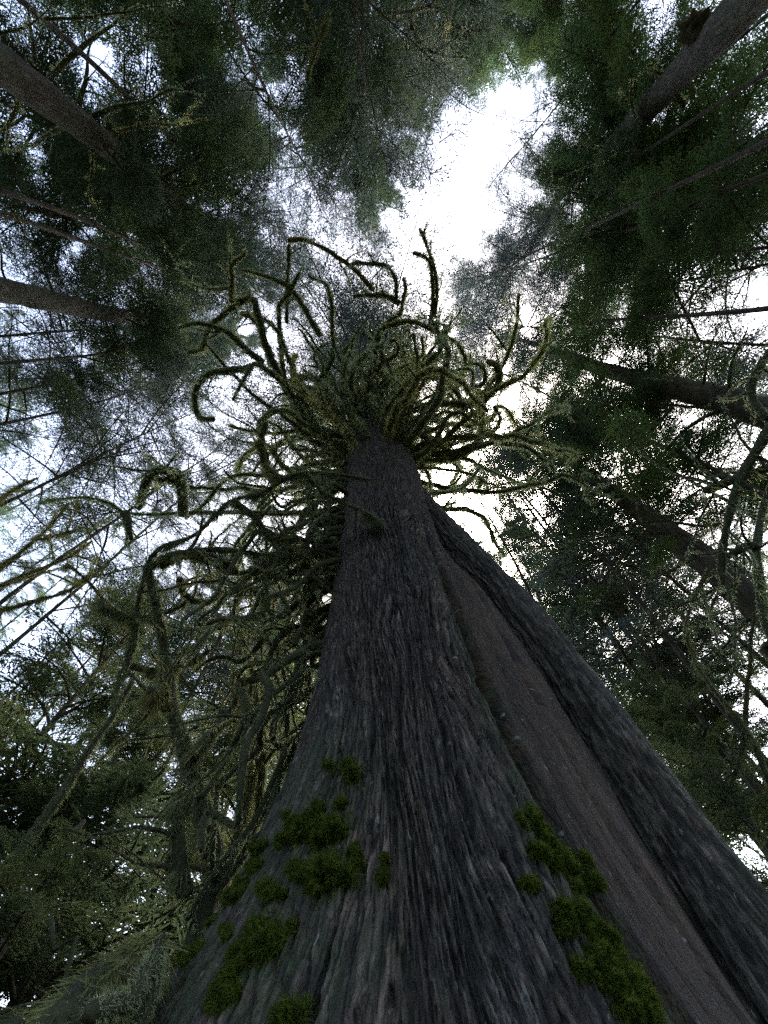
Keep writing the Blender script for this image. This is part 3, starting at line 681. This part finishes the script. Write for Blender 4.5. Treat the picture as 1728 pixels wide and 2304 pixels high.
# the giant's own thin crown, far up
for k in range(125):
    h = 18 + 25 * (k + rng.random()) / 125; u = (h - 18) / 25; w_, f_ = BIG[k % 4]
    o = link('bough', w_, giant); o.location = Vector(np.array([axis_x(h), AY, h + CAM[2]]) - BASE); sc = (1.2 * (1 - u) ** .4 + .15) * rng.uniform(.7, 1.15)
    o.rotation_euler = (R(rng.uniform(-15, 15)), R(rng.uniform(-25, 8)), rng.uniform(0, 2 * math.pi)); o.scale = (sc, sc, sc)
    f = link('foliage', f_, o); f['kind'] = 'stuff'

# background trees: trunk and one crown mesh each, mesh data shared
BG = []
for s in range(4):
    S = Soup(); hT = 30.0; c0 = [7, 12, 4, 14][s]; nb = 95; g = np.random.default_rng(100 + s)
    for k in range(nb):
        u = (k + g.random()) / nb; z = c0 + (hT - c0) * u; L = (3.6 * ((1 - u) ** .8 * .9 + .12)) * g.uniform(.6, 1.25) / 4
        W, V, Q = KIT['hemlock' if s % 2 else 'cedar'][int(g.integers(5))][2:5]
        sub = g.random(len(Q)) < .42; Vq = V.reshape(-1, 4, 3)[sub].reshape(-1, 3)
        cen = Vq.reshape(-1, 4, 3)[:, :1]; Vq = (cen + (Vq.reshape(-1, 4, 3) - cen) * np.array(1.35)).reshape(-1, 3)
        M = (Matrix.Rotation(g.uniform(0, 6.283), 3, 'Z') @ Matrix.Rotation(R(g.uniform(-20, 12)), 3, 'Y') @ Matrix.Rotation(R(g.uniform(-15, 15)), 3, 'X'))
        M = np.array(M)
        off = np.array([0, 0, z]); Vq = (Vq * L) @ M.T + off; S.add(Vq, np.arange(len(Vq)).reshape(-1, 4), m=0)
        a = (np.array([[0, 0, 0], [2, 0, .3], [3.6, 0, -.2]]) * L) @ M.T + off; tv, tq, tt_ = tube(a, np.array([.03, .02, .008]), 3); S.add(tv, tq, tt_, m=1)
    crown = S.mesh('crown', [M_LEAF if s % 2 else M_LEAF2, M_TWIG])
    zs = np.linspace(0, hT, 40); A = np.column_stack([noise(np.column_stack([zs * .15, zs * 0 + s, zs * 0])) * .3, noise(np.column_stack([zs * .15, zs * 0 + s, zs * 0 + 7])) * .3, zs])
    V, Q, T = tube(A,   .11 * np.clip(1 - zs / hT, 0, 1) ** .8 + .02, 12, .1); trunkm = mesh_np('trunk', V, [Q, T], M_BARK, smooth=True)
    BG.append((trunkm, crown))
ORD = ['leftmost', 'second from left', 'third from left', 'fourth from left', 'fifth from left', 'sixth from left', 'seventh from left', 'eighth from left', 'ninth from left', 'tenth from left', 'eleventh from left', 'twelfth from left', 'thirteenth from left', 'fourteenth from left', 'fifteenth from left']
def bg_tree(az, dist, sc, var, label, group):
    t = empty('conifer_tree', (dist * math.sin(az), dist * math.cos(az), 0), label, 'tree', group)
    for nm, me in (('trunk', BG[var][0]), ('crown', BG[var][1])):
        o = link(nm, me, t)
    t.scale = (sc, sc, sc); t.rotation_euler = (R(rng.uniform(-2, 2)), R(rng.uniform(-2, 2)), rng.uniform(0, 6.28))
sect = [  # azimuth range in degrees from straight ahead, clockwise; n; distances; where
 (-95, -55, 6, 17, 28, 'behind the pale mossy limbs at the left edge', 'far conifer'),
 (-55, -6, 11, 15, 28, 'low behind the saplings left of the giant', 'far conifer'),
 (14, 58, 10, 17, 30, 'low behind the right buttress', 'far conifer'),
 (58, 102, 6, 19, 30, 'behind the two dark trunks at right', 'far conifer'),
 (205, 255, 4, 20, 30, 'in the dark canopy at upper left', 'high conifer'),
]
for a0, a1, n, d0, d1, lab, kd in sect:
    for k in range(n):
        o_ = ORD[k] if a1 <= 102 else ORD[n - 1 - k]
        bg_tree(R(a0 + (a1 - a0) * (k + rng.uniform(.3, .7)) / n), rng.uniform(d0, d1), rng.uniform(.85, 1.2), int(rng.integers(4)), f'{kd} {lab}, {o_}', f'{kd}s {lab}')
# canopy neighbours: the crown runs from the outer to the inner point (photograph pixels) along a plumb axis
CAN = [
 ((20, 250), (330, 420), 13, 5.0, 95, 'hemlock', 'dark crown above the upper left trunk', 30),
 ((380, -60), (560, 330), 12, 4.6, 100, 'cedar', 'bright green cedar crown filling the upper left quarter', 26),
 ((30, 500), (420, 560), 14.5, 4.2, 100, 'hemlock', 'blackish crown between the two left trunks', 26),
 ((250, 520), (610, 610), 9, 3.2, 80, 'hemlock', 'reddish brown dead crown touching the top of the curling limbs', 26),
 ((560, -150), (690, 260), 14, 4.6, 60, 'hemlock', 'thin crown along the top edge left of the hanging hemlock', 22),
 ((760, -60), (870, 470), 8.5, 4.0, 95, 'hemlock', 'lacy hemlock crown hanging into the middle of the gap', 26),
 ((700, -160), (720, 400), 10, 4.0, 80, 'hemlock', 'lacy crown just left of the hanging hemlock', 26),
 ((1010, -160), (940, 330), 11, 3.2, 60, 'hemlock', 'lacy crown just right of the hanging hemlock', 26),
 ((930, -200), (920, 160), 15, 4.2, 60, 'hemlock', 'thin crown at top centre right of the hanging hemlock', 18),
 ((1120, -150), (1080, 120), 16, 5.0, 95, 'cedar', 'deep green crown over the top right end of the gap', 22),
 ((1330, -80), (1230, 160), 15, 4.8, 90, 'cedar', 'green cedar crown left of the burl', 22),
 ((1600, 160), (1330, 330), 14, 5.0, 100, 'cedar', 'broad green crown under the pale upper right trunk', 26),
 ((1700, 420), (1330, 520), 12, 4.6, 100, 'cedar', 'dark crown right of the gap below the fan of limbs', 26),
 ((1728, 620), (1300, 640), 11, 4.2, 100, 'cedar', 'dense dark green crown against the right side of the gap', 26),
 ((1728, 760), (1260, 760), 13, 4.6, 90, 'hemlock', 'dark crown above the straight right trunk', 26),
 ((1650, 1060), (1280, 960), 12, 4.2, 95, 'cedar', 'green crown between the two right trunks', 24),
 ((1560, 1180), (1180, 960), 9, 3.0, 80, 'cedar', 'round green crown right of the giant trunk', 24),
 ((1750, 1180), (1480, 1000), 12, 3.6, 90, 'cedar', 'bright green crown behind the bare maple limbs at right', 20),
 ((1500, 1600), (1150, 1080), 14, 4.0, 75, 'hemlock', 'thin crown above the right buttress', 24),
 ((1700, 1700), (1350, 1330), 13, 4.2, 75, 'hemlock', 'thin crown right of the buttress with open sky behind', 22),
 ((60, 760), (520, 800), 12, 4.4, 70, 'hemlock', 'lacy crown below the second left trunk', 24),
 ((40, 900), (440, 880), 14, 4.6, 70, 'hemlock', 'lacy crown left of the curling limbs', 22),
 ((150, 1250), (520, 960), 12, 4.0, 65, 'hemlock', 'lacy crown behind the arching mossy limb', 22),
 ((1250, 1420), (1010, 1010), 11, 3.2, 60, 'hemlock', 'thin crown just right of the giant trunk', 24),
 ((640, 60), (700, 520), 9, 4.2, 75, 'lace', 'pale thin crown closing the gap left of the hanging hemlock', 0),
 ((840, -100), (860, 540), 8, 4.4, 85, 'lace', 'pale thin crown hanging furthest into the gap', 0),
 ((960, 60), (930, 440), 10, 3.6, 50, 'lace', 'pale thin crown right of the hanging hemlock', 0),
 ((1230, 240), (1130, 430), 13, 3.4, 55, 'lace', 'pale feathery fringe on the right rim of the gap', 0),
 ((1300, 560), (1080, 640), 10, 3.6, 80, 'lace', 'pale feathery crown right of the curling limbs', 0),
 ((480, 640), (680, 640), 9, 4.0, 80, 'lace', 'pale thin crown left of the curling limbs', 0),
 ((0, 740), (460, 740), 15, 4.8, 90, 'lace', 'pale lacy crown along the second left trunk', 0),
 ((20, 860), (500, 850), 13.5, 4.8, 95, 'lace', 'pale lacy crown level with the curling limbs at left', 0),
 ((0, 1080), (440, 960), 13, 4.8, 90, 'lace', 'pale lacy crown above the arching mossy limb', 0),
 ((100, 1380), (560, 1000), 14, 5.0, 95, 'lace', 'pale lacy crown behind the left moss curtain', 0),
 ((380, 1600), (700, 1080), 12, 4.6, 90, 'lace', 'pale lacy crown low behind the left moss curtain', 0),
 ((1728, 560), (1320, 660), 13, 4.6, 80, 'lace', 'pale lacy crown above the straight right trunk', 0),
 ((1728, 900), (1240, 850), 12, 4.6, 90, 'lace', 'pale lacy crown along the straight right trunk', 0),
 ((1728, 1130), (1200, 930), 13, 4.6, 90, 'lace', 'pale lacy crown between the right trunks', 0),
 ((1728, 1450), (1150, 1000), 13, 4.8, 95, 'lace', 'pale lacy crown below the shaggy right trunk', 0),
 ((1560, 1650), (1080, 1060), 12, 4.6, 95, 'lace', 'pale lacy crown beside the upper edge of the buttress', 0),
 ((1260, 700), (1040, 690), 9, 4.4, 100, 'lace', 'pale feathery crown hard against the right ends of the curling limbs', 0),
 ((1290, 470), (1090, 560), 10, 4.0, 95, 'lace', 'pale feathery crown below the right rim of the gap', 0),
 ((1260, 900), (1030, 810), 10, 4.2, 100, 'lace', 'pale feathery crown between the curling limbs and the straight right trunk', 0),
 ((1250, 1180), (980, 900), 12, 4.4, 100, 'lace', 'pale feathery crown over the top of the buttress log', 0),
 ((1190, 560), (1000, 640), 8.5, 4.2, 110, 'lace', 'wispy crown just behind the rightmost curling limbs', 0),
 ((1180, 1060), (960, 860), 10, 4.2, 110, 'lace', 'wispy crown right of the neck of the giant trunk', 0),
 ((1400, 1350), (1060, 1010), 11, 4.2, 100, 'lace', 'wispy crown along the outer edge of the buttress log', 0),
 ((560, 420), (700, 600), 9, 3.6, 90, 'lace', 'pale feathery crown above left of the curling limbs', 0),
 ((1728, 1750), (1330, 1250), 15, 5.0, 95, 'lace', 'pale lacy crown above the lower right saplings', 0),
]
for po, pi_, dist, cr, nb, kd, lab, bare in CAN:
    a = D_(*po, dist); b = D_(*pi_, dist); mid = (a + b) / 2; mid[:2] = D_((po[0] + pi_[0]) / 2, (po[1] + pi_[1]) / 2, dist)[:2]
    c0 = max(5.0, a[2]); top = min(b[2] + 2.5, 54); nb = int(nb * ((.85 if bare == 0 and min(abs(pi_[0] - 850), abs(pi_[1] - 700)) < 130 else .5) if kd == 'lace' else .30 if po[0] > 1100 and po[1] > 500 or kd == 'hemlock' and po[1] > 700 else .6 if po[0] < 700 else .52))
    conifer(lab, [mid[0], mid[1], 2], [mid[0] + rng.normal() * .3, mid[1] + rng.normal() * .3, 20], .05, top, c0, cr, nb, kind=kd, bare=7, prof=.4 if kd == 'lace' else .75)

# understorey: young cedars
def young(px, py, dist, h, cr, nb, label, mat=None, c0=.5):
    p = D_(px, py, dist); b = np.array([p[0], p[1], 0]); 
    return conifer(label, b + [0, 0, 1], b + [0, 0, 3], .05, h, c0, cr, nb, kind='young', name='young_cedar', prof=.6, bark=M_TWIG)
young(60, 1700, 7.5, 8.5, 2.4, 90, 'young cedar with drooping sprays at the lower left edge')
young(230, 1850, 7.0, 6.0, 2.2, 85, 'dark young cedar behind the mossy snag at lower left')
young(420, 1800, 9.5, 8.0, 2.2, 70, 'young cedar between the mossy maple stem and the giant trunk')
young(20, 2150, 5.0, 3.4, 1.5, 60, 'low yellow green young cedar in the bottom left corner')
young(330, 1500, 12, 9, 2.4, 60, 'tall young cedar behind the hanging moss at left')
young(1690, 1850, 9, 7.5, 2.2, 80, 'young cedar lit yellow green at the lower right edge')
young(1600, 1650, 12, 10, 2.4, 80, 'young cedar with hanging dark sprays right of the buttress')

young(640, 1480, 12, 12, 2.3, 70, 'tall young cedar tucked against the left edge of the giant trunk')
young(560, 1650, 9, 9, 2.2, 100, 'young cedar just left of the mossy flank of the giant')
young(500, 1350, 15, 13, 2.4, 55, 'slender young cedar behind the drooping left limbs')
young(150, 1420, 14, 11, 2.4, 50, 'slender young cedar below the pale limbs at the left edge')
# ------------------------------------------------------------------ mossy maples and snags
def curtain(parent, pts, rlist, n, ln, mat=M_HANG, name='hanging_moss'):
    n = int(n * 2.2)
    P = resample(pts, .08); r = np.interp(np.linspace(0, 1, len(P)), np.linspace(0, 1, len(rlist)), rlist)
    O = np.array(parent.location)
    V, T = fuzz(P, r * .8, int(n * .8), ln * 1.5, .004, grav=2.2, spread=.9)
    cen = V.reshape(-1, 3, 3)[:, 0]; ok = noise(cen * 5.0) + .6 * noise(cen * 1.9) > -.05; V = V.reshape(-1, 3, 3)[ok].reshape(-1, 3); T = np.arange(len(V)).reshape(-1, 3)
    o = link(name, mesh_np(name, V - O, T, mat), parent); o['kind'] = 'stuff'
def maple(label, pts, cf, ranges, r0, r1, forks=(), cat='tree', drape=1.0, mat=M_HANG, bl=(.045, .004), dn=1.0):
    n = len(pts); rg = np.interp(np.linspace(0, 1, n), np.linspace(0, 1, len(ranges)), ranges)
    W = [at_range(*cf(*p), s) for p, s in zip(pts, rg)]
    base = W[0].copy(); base[2] = 0; W.insert(0, base)
    t = empty('mossy_maple', base, label, cat)
    limb(t, W, r0, r1, name='stem', moss_mat=mat, dens=6 * dn, blade=bl, grav=1.0, twigs=4, step=.12, sides=10, wig=.03)
    curtain(t, W[1:], [r0, r1], int(5200 * drape), .11, mat)
    for fp, s0, s1, a, b in forks:
        m = len(fp); F_ = [at_range(*cf(*p), s0 + (s1 - s0) * k / (m - 1)) for k, p in enumerate(fp)]
        limb(t, F_, a, b, moss_mat=mat, dens=5 * dn, blade=bl, grav=1.2, twigs=6, step=.12, wig=.03)
        curtain(t, F_, [a, b], int(1600 * drape), .13, mat)
    return t
maple('mossy forked maple stem wrapped in hanging moss left of the giant trunk', [(900,960),(930,800),(900,600),(850,430),(810,310),(740,100),(730,0),(700,-200),(640,-500)], c5, [5.2, 5.6, 7.0], .115, .05,
      [([(830,320),(930,200),(1000,110),(1060,0)], 5.4, 6.0, .07, .04), ([(740,100),(690,90),(650,30)], 5.6, 5.4, .06, .05), ([(800,920),(775,750),(770,600),(755,490)], 5.1, 5.2, .07, .04)])
maple('dark bare stem close against the left flank of the giant', [(1000,760),(1060,560),(1090,400),(1110,250),(1100,0),(1050,-200)], c5, [6.0, 6.6, 8], .07, .04,
      [([(1110,620),(1130,440),(1140,200),(1160,0)], 6.3, 7.0, .05, .03), ([(1150,540),(1230,350),(1240,100),(1240,0),(1180,-180)], 6.0, 7.0, .04, .03)], drape=.5)
maple('leaning mossy maple with thick hanging moss column far left', [(500,1600),(540,1420),(580,1300),(600,1130),(640,980),(690,900),(850,830),(1000,690),(1130,660),(1220,600),(1320,570),(1450,575),(1600,600)], c3, [6.5, 7.0, 7.0, 6.6, 6.5], .05, .022,
      [([(570,1190),(650,1195),(750,1160),(800,1130)], 7, 6.8, .05, .03), ([(560,1190),(480,1150),(380,1030),(290,960)], 7, 7.2, .03, .015), ([(640,980),(760,930),(900,900),(1050,910),(1240,940)], 7, 6.5, .05, .03),
       ([(1320,570),(1390,650),(1500,705),(1600,750),(1650,790)], 6.5, 6.3, .025, .012), ([(570,1400),(660,1420),(800,1400),(900,1340)], 6.8, 6.5, .05, .03), ([(690,960),(800,920),(950,950),(1020,990)], 6.9, 6.7, .10, .06),
       ([(1000,690),(1100,760),(1180,860),(1300,850)], 6.6, 6.5, .06, .04), ([(1220,600),(1150,540),(1130,440),(1150,350)], 6.6, 7, .06, .04)])
maple('pale yellow mossy maple limbs reaching in from the left edge', [(-250,1350),(-60,1190),(0,1165),(150,1120),(300,1070),(420,980)], c3, [8, 9, 9.5], .05, .02,
      [([(-120,1110),(0,1060),(120,1010),(300,930),(400,860)], 8.5, 9.2, .05, .012), ([(-60,1030),(0,980),(150,860),(300,700)], 8.8, 10, .04, .01), ([(-60,740),(0,690),(60,640),(170,590)], 9, 10, .04, .01), ([(150,860),(280,830),(380,800)], 9.4, 9.6, .02, .008)], drape=.35, mat=M_MOSSY)
maple('bare maple with thick dark limbs crossing the right edge', [(1800,1500),(1690,1300),(1640,1150),(1625,1050),(1610,900),(1630,780),(1659,660),(1700,560)], c4, [5.0, 5.5, 6.5], .06, .03,
      [([(1700,330),(1659,400),(1600,490),(1540,590),(1500,700),(1465,850),(1450,1000),(1465,1100)], 6.4, 5.6, .07, .025), ([(1700,530),(1659,550),(1500,600),(1390,640)], 6.4, 6.0, .06, .05), ([(1690,0),(1600,160),(1600,260),(1659,330)], 7, 6.4, .04, .05), ([(1615,880),(1560,890),(1480,930)], 5.6, 5.6, .04, .03)], drape=.06, mat=M_MOSS, bl=(.022, .003), dn=.8)
maple('lichened maple limbs behind the right buttress at lower right', [(1950,900),(1700,500),(1560,200),(1400,0),(1330,-120),(1290,-300)], c6, [9, 10, 12], .06, .02,
      [([(1560,200),(1540,320),(1490,470)], 10, 9.5, .04, .02), ([(1560,200),(1570,0),(1600,-300)], 10, 11, .04, .02), ([(1400,0),(1250,60),(1100,140)], 11, 11, .03, .01)], drape=.4)

# mossy leaning snag at the bottom left
def snag():
    c = [(740,1010),(650,1070),(560,1150),(430,1290),(280,1440),(120,1620)]
    W = [at_range(*c5(*p), s) for p, s in zip(c, [3.6, 3.5, 3.35, 3.15, 2.95, 2.8])]
    e = W[-1] + (W[-1] - W[-2]) * .4; W.append(e); base = e.copy(); base[2] = 0
    t = empty('mossy_snag', base, 'leaning broken snag buried in shaggy moss in the bottom left corner', 'snag')
    P = resample([w_ + np.array([0, 0, -.12]) for w_ in W] + [base], .06); r = np.interp(np.linspace(0, 1, len(P)), [0, .08, .3, 1], [.05, .10, .15, .2])
    V, Q, T = tube(P, r, 22, .3, 5.0); 
    link('log', mesh_np('log', V - base, [Q, T], M_LIMB, smooth=True), t)
    V, T = fuzz(P, r, 46000, .12, .0045, grav=1.9, spread=1.1); o = link('moss', mesh_np('moss', V - base, T, M_SNAG), t); o['kind'] = 'stuff'
    # the skirt of moss and roots between snag and trunk
    for k in range(9):
        a = P[int(2 + k * 2.4)] + np.array([.05, 0, -.05]); q = [a, a + np.array([.05 + .02 * k, .03, -.35]), a + np.array([.16 + .02 * k, .1, -.85]), a + np.array([.2, .15, -1.7])]
        q = resample(q, .08); V, Tt = fuzz(q, np.full(len(q), .075), 6500, .11, .0042, grav=2.2, spread=1.1); V2, Q2, T2 = tube(q, np.full(len(q), .06), 10, .4, 7)
        o = link('moss_curtain', mesh_np('moss_curtain', np.vstack([V, V2]) - base, [Q2 + len(V), np.vstack([Tt, T2 + len(V)])], [M_SNAG, M_LIMB], np.concatenate([np.full(len(Q2), 1), np.zeros(len(Tt)), np.ones(len(T2))])), t); o['kind'] = 'stuff'
snag()
def small(label, pts, cf, s0, s1, r0, r1, name='mossy_branch', **kw):
    W = [at_range(*cf(*p), s0 + (s1 - s0) * k / (len(pts) - 1)) for k, p in enumerate(pts)]
    b = W[0].copy(); b[2] = 0; t = empty(name, b, label, 'tree'); W.insert(0, b)
    limb(t, W, r0, r1, name='stem', step=.08, wig=.02, **kw)
small('dark leaning stick among the leaves of the bottom left corner', [(270,1320),(230,1150),(215,1010)], c5, 3.9, 4.0, .022, .012, name='dead_stem', dens=1, blade=(.012, .0015))
small('short mossy root rising at the foot of the giant beside the snag', [(640,1350),(560,1385),(460,1410),(385,1430)], c5, 2.9, 2.7, .05, .035, name='mossy_root', dens=14, blade=(.03, .002))
